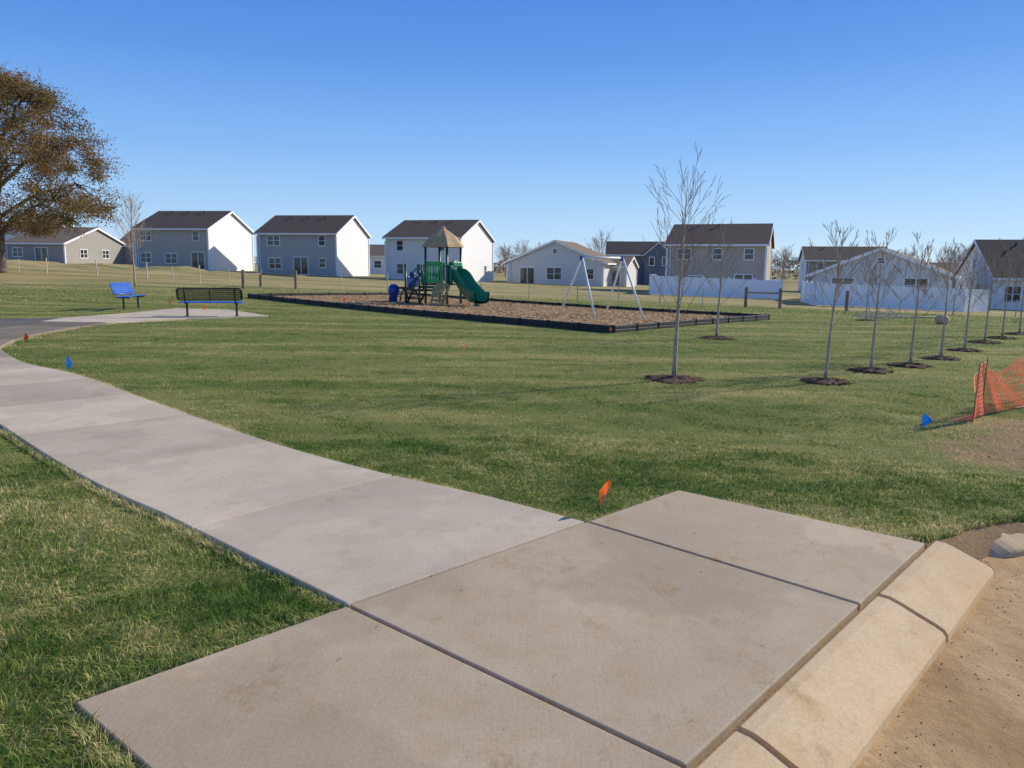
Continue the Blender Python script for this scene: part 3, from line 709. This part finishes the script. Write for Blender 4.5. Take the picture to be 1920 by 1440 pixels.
house("distant white house behind other houses",-71,120,2,11,9,4.6,6.2,s_white,r_dark,[(3,3.8,1.3,1.2,'F'),(8,3.8,1.3,1.2,'F')])
# ------------------------------------------------------------ vinyl fences
def vinyl(label,runs,hgt=1.8):
    x0,y0=runs[0][0]; f=thing("vinyl_fence",label,"fence",(x0,y0,0),0,"white vinyl privacy fences")
    for a,b_ in runs:
        a=Vector(a)-Vector((x0,y0));b_=Vector(b_)-Vector((x0,y0));L=(b_-a).length;n=max(1,round(L/2.4))
        for i in range(n):
            pn=MB()
            p=a.lerp(b_,i/n);q=a.lerp(b_,(i+1)/n); zp=gz(p.x+x0,p.y+y0);zq=gz(q.x+x0,q.y+y0)
            pn.bar((p.x,p.y,zp+hgt/2),(q.x,q.y,zq+hgt/2),.05,hgt-.12)
            pn.bar((p.x,p.y,zp+hgt-.05),(q.x,q.y,zq+hgt-.05),.09,.10); pn.bar((p.x,p.y,zp+.1),(q.x,q.y,zq+.1),.09,.14)
            obj("panel",pn,m_vinyl,f)
            po=MB(); po.box((p.x,p.y,zp+hgt/2+.04),(.14,.14,hgt+.08)); po.box((p.x,p.y,zp+hgt+.1),(.18,.18,.05)); obj("post",po,m_vinyl,f)
        po=MB(); po.box((b_.x,b_.y,gz(b_.x+x0,b_.y+y0)+hgt/2+.04),(.14,.14,hgt+.08)); obj("post",po,m_vinyl,f)
vinyl("white vinyl privacy fence enclosing a yard behind taupe house",[((12.3,69.6),(23.9,69.2)),((12.3,69.7),(14.6,79)),((23.9,69.3),(25.2,75.5))],1.7)
vinyl("long white vinyl privacy fence in front of pale house",[((22.9,58.5),(33.2,57.0)),((22.9,58.6),(24.6,66.0)),((33.2,57.1),(36.2,59.0))],1.7)
# ------------------------------------------------------------ wire and wood fence
m_wood=simple("weathered_wood",(.27,.205,.15),.9,.3,4,bmp=.5); m_steel=simple("galvanised",(.82,.82,.81),.4,.08,4); m_stake=simple("pale_stake",(.58,.52,.42),.8,.2,5)
wf=thing("wire_fence","wood and steel post wire fence across the dry grass","fence",(0,0,0))
line=[(-44,62.5),(-36,60),(-31.5,58.8),(-27.1,57.5),(-22,54.5),(-16.68,51.3),(-14.03,50.1),(-8,49.4),(-2,48.7),(4,48.0),(9,47.4),(14.09,46.8),(16.3,47.2),(19.9,46.1),(26,45.6),(33,45.0),(40,45)]
wires=MB()
for h_ in (.35,.65,.95):
    for a,b_ in zip(line[:-1],line[1:]): wires.tube([(a[0],a[1],gz(*a)+h_),(b_[0],b_[1],gz(*b_)+h_)],.004,4)
obj("wire",wires,m_steel,wf)
for i,(x,y) in enumerate(line):
    p=MB()
    if i in (5,6,11,12,13): p.tube([(x,y,gz(x,y)-.1),(x,y,gz(x,y)+1.2)],.10,8); obj("post",p,m_wood,wf,smooth=False)
    else: p.box((x,y,gz(x,y)+.6),(.06,.06,1.2)); p.box((x,y,gz(x,y)+1.15),(.075,.075,.1)); obj("post",p,m_stake,wf)
p=MB(); p.tube([(-16.7,48.05,gz(-16.7,48.05)-.1),(-16.7,48.05,gz(-16.7,48.05)+1.15)],.11,8); obj("post",p,m_wood,wf)
p=MB(); p.tube([(-16.68,51.3,gz(-16.7,51)+.85),(-14.03,50.1,gz(-14,50)+.8)],.06,6); obj("rail",p,m_wood,wf)
p=MB(); p.tube([(-16.68,51.3,gz(-16.7,51)+.85),(-16.7,48.05,gz(-16.7,48)+.85)],.06,6); obj("rail",p,m_wood,wf)
p=MB(); p.tube([(14.09,46.8,gz(14,47)+.9),(16.3,47.2,gz(16,47)+.9)],.05,6); obj("rail",p,m_wood,wf)
for a,b_ in zip(line[:-1],line[1:]):
    L=math.hypot(b_[0]-a[0],b_[1]-a[1]);n=int(L/2.4)
    for k in range(1,n):
        x=a[0]+(b_[0]-a[0])*k/n;y=a[1]+(b_[1]-a[1])*k/n; p=MB(); p.box((x,y,gz(x,y)+.5),(.04,.04,1.05)); obj("post",p,m_stake,wf)
# ------------------------------------------------------------ benches
m_blue=simple("blue_coating",(.010,.13,.70),.35,.08,3,spec=.5); m_black=simple("black_paint",(.012,.012,.014),.35,.1,4,spec=.5)
def bench(label,p,q,face,backmat):
    p=Vector(p);q=Vector(q);d=(q-p);L=d.length;a=math.atan2(d.y,d.x);m=(p+q)/2
    b=thing("park_bench",label,"bench",(m.x,m.y,terr(m.x,m.y)+.004),a,"blue park benches")
    s=face
    def slats(name,y0,z0,y1,z1,n,mat):
        o=MB()
        for k in range(n):
            t=(k+.5)/n; yy=y0+(y1-y0)*t; zz=z0+(z1-z0)*t; w=math.hypot(y1-y0,z1-z0)/n*.62
            ang=math.atan2(z1-z0,(y1-y0))
            o.box((0,yy,zz),(L-.06,w,.018),M=Matrix.Rotation(ang,3,'X'))
        for xx in (-L/2+.03,L/2-.03,0): o.bar((xx,y0,z0-.014),(xx,y1,z1-.014),.03,.02)
        return obj(name,o,mat,b,bev=.004)
    slats("seat",0.02*s,.43,.42*s,.45,9,m_blue)
    slats("backrest",-.03*s,.55,-.12*s,.86,5,backmat)
    for xx in (-L/2+.22,L/2-.22):
        o=MB(); o.tube([(xx,.2*s,0),(xx,.2*s,.42)],.034,8); o.tube([(xx,.42*s,.40),(xx,.0,.40),(xx,-.04*s,.5),(xx,-.13*s,.87)],.022,8); o.box((xx,.2*s,.006),(.14,.14,.012))
        obj("leg",o,m_black,b,smooth=False)
    o=MB()
    ya,za,yb,zb_=.0,.52,-.13,.88
    rr=.05
    pts=[(-L/2+rr,ya*s,za),(-L/2,(ya*.8+yb*.2)*s,za+.05),(-L/2,(yb*.85)*s,zb_-.05),(-L/2+rr,yb*s,zb_),(L/2-rr,yb*s,zb_),(L/2,yb*.85*s,zb_-.05),(L/2,(ya*.8+yb*.2)*s,za+.05),(L/2-rr,ya*s,za),(-L/2+rr,ya*s,za)]
    o.tube(pts,.022,8)
    obj("back_frame",o,m_black if backmat==m_black else m_blue,b,smooth=True)
bench("black backed slatted bench with blue seat on concrete",(-10.45,24.1),(-8.55,24.45),1,m_black)
bench("blue slatted bench with dark legs facing the playground",(-13.75,26.7),(-13.95,28.5),-1,m_blue)
# ------------------------------------------------------------ play structure
m_g=simple("green_plastic",(.012,.20,.11),.35,.1,3,spec=.5); m_g2=simple("bright_green_plastic",(.03,.36,.08),.4,.1,3,spec=.5)
m_post=simple("green_post",(.01,.10,.065),.35,.1,3,spec=.5); m_tan=simple("tan_roof",(.50,.345,.18),.7,.15,6); m_navy=simple("blue_plastic",(.012,.045,.30),.35,.1,3,spec=.5)
m_dk=simple("dark_deck",(.02,.02,.022),.6,.2,3); m_rock=simple("climber_tan",(.45,.38,.17),.7,.3,5)
px,py=-3.2,35.6; pz=gz(px,py)+.03
pg=thing("play_structure","green and blue play structure with slide and tan canopy","play structure",(px,py,pz),math.radians(-28))
def pp(*a,**k): return obj(*a,parent=pg,**k)
hs=.58
for sx in (-1,1):
    for sy in (-1,1):
        o=MB(); o.tube([(sx*hs,sy*hs,-.1),(sx*hs,sy*hs,2.68)],.055,10); pp("post",o,m_post,smooth=True)
for (x,y,h_) in ((-1.75,-.5,1.75),(-1.75,.6,1.75)):
    o=MB(); o.tube([(x,y,-.1),(x,y,h_)],.055,10); o.lathe((x,y,h_),[(.06,0),(.07,.04),(.04,.09),(0.001,.1)],10); pp("post",o,m_post,smooth=True)
o=MB(); o.box((0,0,.93),(1.25,1.25,.07)); pp("deck",o,m_dk,bev=.01)
o=MB(); o.box((-1.2,.05,.63),(1.1,1.15,.07)); pp("deck",o,m_dk,bev=.01)
o=MB(); n=8; rings_=[(1.0,2.60),(.93,2.72),(.62,3.08),(.22,3.36),(.12,3.42),(.10,3.5),(.001,3.54)]
for (r0,z0),(r1,z1) in zip(rings_[:-1],rings_[1:]):
    for k in range(n):
        a0=2*math.pi*k/n;a1=2*math.pi*(k+1)/n
        for aa,bb in ((0,.5),(.5,1)):
            b0=a0+(a1-a0)*aa;b1=a0+(a1-a0)*bb
            def f_(a,r,ph): 
                kk=.90 if ph==.5 else 1.0
                return (math.cos(a)*r*kk,math.sin(a)*r*kk)
            q=[(*f_(b0,r0,aa),z0),(*f_(b1,r0,bb),z0),(*f_(b1,r1,bb),z1),(*f_(b0,r1,aa),z1)]; o.add(q,[(0,1,2,3)])
pp("canopy",o,m_tan)
def panel(c,w,h_,rz,mat,name="panel"):
    o=MB(); R=Matrix.Rotation(rz,3,'Z')
    def bx(u,z,du,dz): o.box(Vector(c)+R@Vector((u,0,z)),(du,.045,dz),rz)
    bx(0,.06,w,.12);bx(0,h_-.1,w,.2)
    k=6
    for i in range(k): bx(-w/2+w*(i+.5)/k,h_/2,w/k*.55,h_-.3)
    pp(name,o,mat,bev=.012)
panel((-.08,-hs,1.0),.85,.95,0,m_g2); panel((-1.2,.62,.7),1.0,.75,0,m_g)
o=MB()
for k in range(5): o.tube([(-.45+.225*k,hs,1.0),(-.45+.225*k,hs,1.75)],.018,6)
o.tube([(-hs,hs,1.75),(hs,hs,1.75)],.03,8); pp("guard_rail",o,m_g)
o=MB()
for yy in (-.38,.38): o.tube([(.62,yy,1.0),(.62,yy,1.70),(.66,yy*.9,1.86),(.68,yy*.5,1.95),(.68,0,1.98)],.06,8)
o.box((.66,0,1.84),(.26,.75,.20)); o.box((.64,-.43,1.38),(.24,.14,.80)); o.box((.64,.43,1.38),(.24,.14,.80)); pp("slide_hood",o,m_g,bev=.03)
def slide(pts,w,d,name,mat):
    rows=[]
    P_=[Vector(p) for p in pts]
    for i,p in enumerate(P_):
        t=(P_[min(i+1,len(P_)-1)]-P_[max(i-1,0)]).normalized(); sd=Vector((-t.y,t.x,0)).normalized(); up=sd.cross(t)*-1
        if up.z<0: up=-up
        sec=[(-w/2-.07,d*.9),(-w/2-.035,d),(-w/2,d*.92),(-w/2+.05,.05),(-w/4,0),(0,-.01),(w/4,0),(w/2-.05,.05),(w/2,d*.92),(w/2+.035,d),(w/2+.07,d*.9),(w/2+.03,-.06),(0,-.12),(-w/2-.03,-.06),(-w/2-.07,d*.9)]
        rows.append([p+sd*a+up*b_ for a,b_ in sec])
    o=MB(); o.strip(rows); pp(name,o,mat,smooth=True)
sp=[]
for i in range(26):
    f=i/25; x=.60+1.75*f; z=1.20-.94*(f*f*(3-2*f))+.10*math.sin(f*2*math.pi*1.5)*(1-f)
    sp.append((x,-.05-.80*f**1.6,z+.02))
sp.append((2.62,-.98,.27)); slide(sp,.66,.40,"slide",m_g)
o=MB(); o.box((2.25,-.75,.10),(.12,.3,.26)); pp("slide_foot",o,m_post)
o=MB()
for i in range(8):
    a=i/8*math.pi*.5; z=.06+.88*math.sin(a)**.9; y=-.62-.62*math.cos(a)
    o.tube([(.15,y,z),(.72,y,z)],.06,8)
o.bar((.15,-1.22,.05),(.15,-.62,.9),.06,.14); o.bar((.72,-1.22,.05),(.72,-.62,.9),.06,.14); pp("rock_climber",o,m_rock,bev=.01)
o=MB()
for yy in (-.42,.42):
    o.tube([(-1.7+.55*math.cos(t)-.5,yy,.02+.72*math.sin(t)) for t in [math.pi*k/10*1.0 for k in range(11)]],.04,8)
for k in range(1,8):
    t=math.pi*k/8; o.bar((-2.2+.55*math.cos(t),-.42,.02+.72*math.sin(t)),(-2.2+.55*math.cos(t),.42,.02+.72*math.sin(t)),.13,.05)
pp("arch_climber",o,m_dk)
o=MB(); o.lathe((-2.55,-.35,0),[(.15,0),(.17,.05),(.17,.3),(.24,.42),(.27,.6),(.24,.78),(.13,.88),(.001,.9)],18); pp("play_drum",o,m_navy,smooth=True)
o=MB(); o.lathe((-1.75,.05,1.35),[(.001,-.14),(.1,-.12),(.16,0),(.1,.12),(.001,.14)],14); o.box((-1.75,.05,1.0),(.05,.8,.5)); pp("activity_panel",o,m_navy,bev=.01)
o=MB(); o.tube([(-1.25,-.56,.65),(-1.25,-.56,1.45),(-1.15,-.56,1.62),(-.85,-.56,1.62),(-.72,-.56,1.45),(-.72,-.56,.65)],.035,8); pp("hand_rail",o,m_g,smooth=True)
o=MB()
for k in range(3): o.box((-.9,-.70-.15*k,.47-.2*k),(.7,.17,.05))
o.bar((-1.25,-.62,.6),(-1.25,-1.15,.05),.04,.10); o.bar((-.55,-.62,.6),(-.55,-1.15,.05),.04,.10); pp("step",o,m_dk)
# ------------------------------------------------------------ swing frame
sw=thing("swing_set","silver steel swing frame with blue end fittings, no seats","swing",(3.15,27.6,gz(3.15,27.6)+.04),math.radians(27))
Ls=1.7;hh=2.1;sp_=.98
for sx in (-1,1):
    for sy in (-1,1):
        o=MB(); o.tube([(sx*(Ls/2+.16),sy*sp_*1.25,-.05),(sx*Ls/2,sy*.03,hh)],.038,10); obj("leg",o,m_steel,sw,smooth=True)
o=MB(); o.tube([(-Ls/2-.05,0,hh),(Ls/2+.05,0,hh)],.042,10); obj("top_bar",o,m_steel,sw,smooth=True)
for sx in (-1,1):
    o=MB(); o.tube([(sx*Ls/2-.06,0,hh),(sx*Ls/2+.06,0,hh)],.06,10); o.box((sx*Ls/2,0,hh-.05),(.08,.16,.10)); obj("end_fitting",o,m_navy,sw)
for xx in (-.4,.4):
    o=MB(); o.box((xx,0,hh-.07),(.05,.08,.12)); obj("hanger",o,m_steel,sw)
# ------------------------------------------------------------ flags
def thinmix(mm,c,fac):
    nt=mm.node_tree; b=nt.nodes["Principled BSDF"]; t_=N(nt,"ShaderNodeBsdfTranslucent"); t_.inputs[0].default_value=(*c,1)
    m2=N(nt,"ShaderNodeMixShader"); m2.inputs[0].default_value=fac; nt.links.new(b.outputs[0],m2.inputs[1]); nt.links.new(t_.outputs[0],m2.inputs[2]); nt.links.new(m2.outputs[0],nt.nodes["Material Output"].inputs[0])
m_of=simple("orange_flag",(1.0,.16,.03),.5,.05,8); m_bf=simple("blue_flag",(.01,.27,.85),.5,.1,8); m_wire=simple("flag_wire",(.35,.33,.3),.5,.1,8,metal=.6)
thinmix(m_of,(1,.2,.04),.4); thinmix(m_bf,(.02,.3,.9),.4)
def flag(x,y,mat,col,rz,s=1.0,h_=.24,lean=.1,cw=.06):
    f=thing("marker_flag","small %s utility marker flag on a thin wire in grass"%col,"flag",(x,y,gz(x,y)),rz,"utility marker flags")
    o=MB(); o.tube([(0,0,-.03),(lean*h_,0,h_)],.0020*s,5); obj("wire",o,m_wire,f)
    o=MB(); rows=[]
    for i in range(7):
        t=i/6; zz=h_-.095*s*t
        rows.append([(lean*zz+u*cw*s*(1-.6*t),.012*s*math.sin(u*5+t*3),zz-.055*s*u*u-.03*s*u) for u in (0,.2,.4,.6,.8,1)])
    o.strip(rows); obj("flag_cloth",o,mat,f,smooth=True)
flag(.60,5.10,m_of,"orange",3.0,1.2,.27,-.35,.075); flag(-7.03,12.01,m_bf,"blue",.3,1.3,.22); flag(-10.6,16.6,m_of,"orange",.5,1.2,.16,.3)
flag(4.42,8.2,m_bf,"blue",.15,.95,.16,.35,.10); flag(-1.0,15.46,m_of,"orange",1.2,1.0,.16); flag(2.5,19.9,m_of,"orange",.4,.9,.22)
flag(-11.0,27.4,m_of,"orange",.3,1.3,.24); flag(-13.2,29.6,m_of,"orange",.3,1.3,.28); flag(-7.6,34.6,m_of,"orange",.3,1.6,.30); flag(3.96,23.4,m_of,"orange",.3,1.2,.2)
# ------------------------------------------------------------ orange safety fence
m_net=simple("orange_net",(1.0,.46,.28),.5,.05,4); thinmix(m_net,(1,.48,.30),.55)
sf=thing("safety_fence","sagging orange plastic mesh safety fence on thin posts","fence",(5.2,8.55,gz(5.2,8.55)))
topl=[(.0,.0,.54),(.16,.2,.60),(.34,.42,.64),(.50,.60,.54),(.75,.85,.44),(1.1,1.15,.52),(1.5,1.5,.60),(2.1,1.9,.68),(3.2,2.6,.58),(4.6,3.4,.7)]
botl=[(-.02,.0,.03),(.15,.16,.03),(.34,.36,.03),(.55,.52,.03),(.85,.70,.03),(1.2,.95,.03),(1.6,1.3,.03),(2.15,1.8,.03),(3.2,2.5,.03),(4.6,3.3,.03)]
def interp(L_,t):
    k=t*(len(L_)-1);i=min(len(L_)-2,int(k));f=k-i
    return Vector(L_[i]).lerp(Vector(L_[i+1]),f)
rows=[]
nc=90
for i in range(nc+1):
    t=i/nc; a=interp(botl,t);b_=interp(topl,t)
    fl=[a+Vector((-.26*(1-t*1.5) if t<.66 else 0,-.05,-.005)),a+Vector((-.12*(1-t*1.5) if t<.66 else 0,-.03,.004))]
    rows.append(fl+[a.lerp(b_,j/10)+Vector((.02*math.sin(t*40+j*.5),-.05*math.sin(j/10*3.1)*(.5+.5*math.sin(t*23)),.0)) for j in range(11)])
o=MB(); o.strip(rows); net=obj("mesh_net",o,m_net,sf)
md=net.modifiers.new("wire",'WIREFRAME'); md.thickness=.0075; md.use_even_offset=False
m_rust=simple("rusty_post",(.22,.12,.07),.8,.2,9)
for (x,y,l) in ((.0,.0,.02),(.34,.42,.02),(2.1,1.88,.0),(4.6,3.38,0)):
    o=MB(); o.tube([(x,y-.02,-.1),(x+l,y-.02,.68 if x<1 else .76)],.0065,6); obj("post",o,m_rust,sf)
# ------------------------------------------------------------ fallen balled tree
ft=thing("balled_tree","uprooted bare tree lying down with burlap root ball","tree",(15.7,28.2,gz(15.7,28.2)),math.radians(172))
m_burl=simple("burlap",(.72,.50,.28),.95,.2,9,bmp=.5)
o=MB(); o.lathe((0,0,.16),[(.001,-.2),(.14,-.18),(.22,-.1),(.25,0),(.21,.12),(.11,.18),(.001,.19)],14); obj("root_ball",o,m_burl,ft,smooth=True)
o=MB(); o.tube([(.15,0,.24),(1.0,.05,.24),(2.2,.1,.2),(3.2,.15,.3)],[.035,.03,.02,.006],7); obj("trunk",o,m_bark,ft,smooth=True)
o=MB(); rs=random.Random(4)
for k in range(16):
    f=.35+.6*k/16; a=k*2.4; twigs(o,(3.2*f,.1,.25),(1.2,math.cos(a)*.8,math.sin(a)*.4+.15),.9*(1.2-f),.012,2,rs,4,.0,.006,4,3)
obj("crown",o,m_stake,ft)
# ------------------------------------------------------------ light, sky, camera
az=math.radians(60);el=math.radians(28)
wd=bpy.data.worlds.new("World"); SC.world=wd; wd.use_nodes=True; nt=wd.node_tree
sky=N(nt,"ShaderNodeTexSky",sky_type='NISHITA'); sky.sun_disc=False; sky.sun_elevation=el; sky.sun_rotation=az; sky.air_density=1.0; sky.dust_density=.2; sky.ozone_density=2.5; sky.altitude=200
bg=nt.nodes["Background"]
tc=N(nt,"ShaderNodeTexCoord"); sx=N(nt,"ShaderNodeSeparateXYZ"); nt.links.new(tc.outputs["Generated"],sx.inputs[0])
grad=ramp(nt,sx.outputs[2],[(0,(.54,.74,.92)),(.04,(.42,.65,.92)),(.14,(.22,.46,.88)),(.24,(.105,.30,.78)),(.34,(.055,.20,.68)),(1,(.06,.12,.32))])
g2=mix(nt,1.0,grad,(10.0,10.0,10.0),'MULTIPLY')
skyc=mix(nt,.86,sky.outputs[0],g2)
nt.links.new(skyc,bg.inputs[0]); bg.inputs[1].default_value=.11
sl=bpy.data.lights.new("sun",'SUN'); sl.energy=5.0; sl.angle=math.radians(.5); sl.color=(1,.91,.765)
so=bpy.data.objects.new("sun",sl); COL.objects.link(so)
dv=Vector((math.sin(az)*math.cos(el),math.cos(az)*math.cos(el),math.sin(el))); so.rotation_euler=dv.to_track_quat('Z','Y').to_euler()
cam=bpy.data.cameras.new("camera"); co=bpy.data.objects.new("camera",cam); COL.objects.link(co); SC.camera=co
cam.lens=27.06; cam.sensor_width=36; cam.clip_start=.05; cam.clip_end=9000
Mx=Matrix.Rotation(math.pi/2-math.radians(8.67),4,'X')@Matrix.Rotation(math.radians(.6),4,'Z')
co.matrix_world=Matrix.Translation((0,0,1.65))@Mx
SC.view_settings.view_transform='Standard'; SC.view_settings.look='None'; SC.view_settings.exposure=0
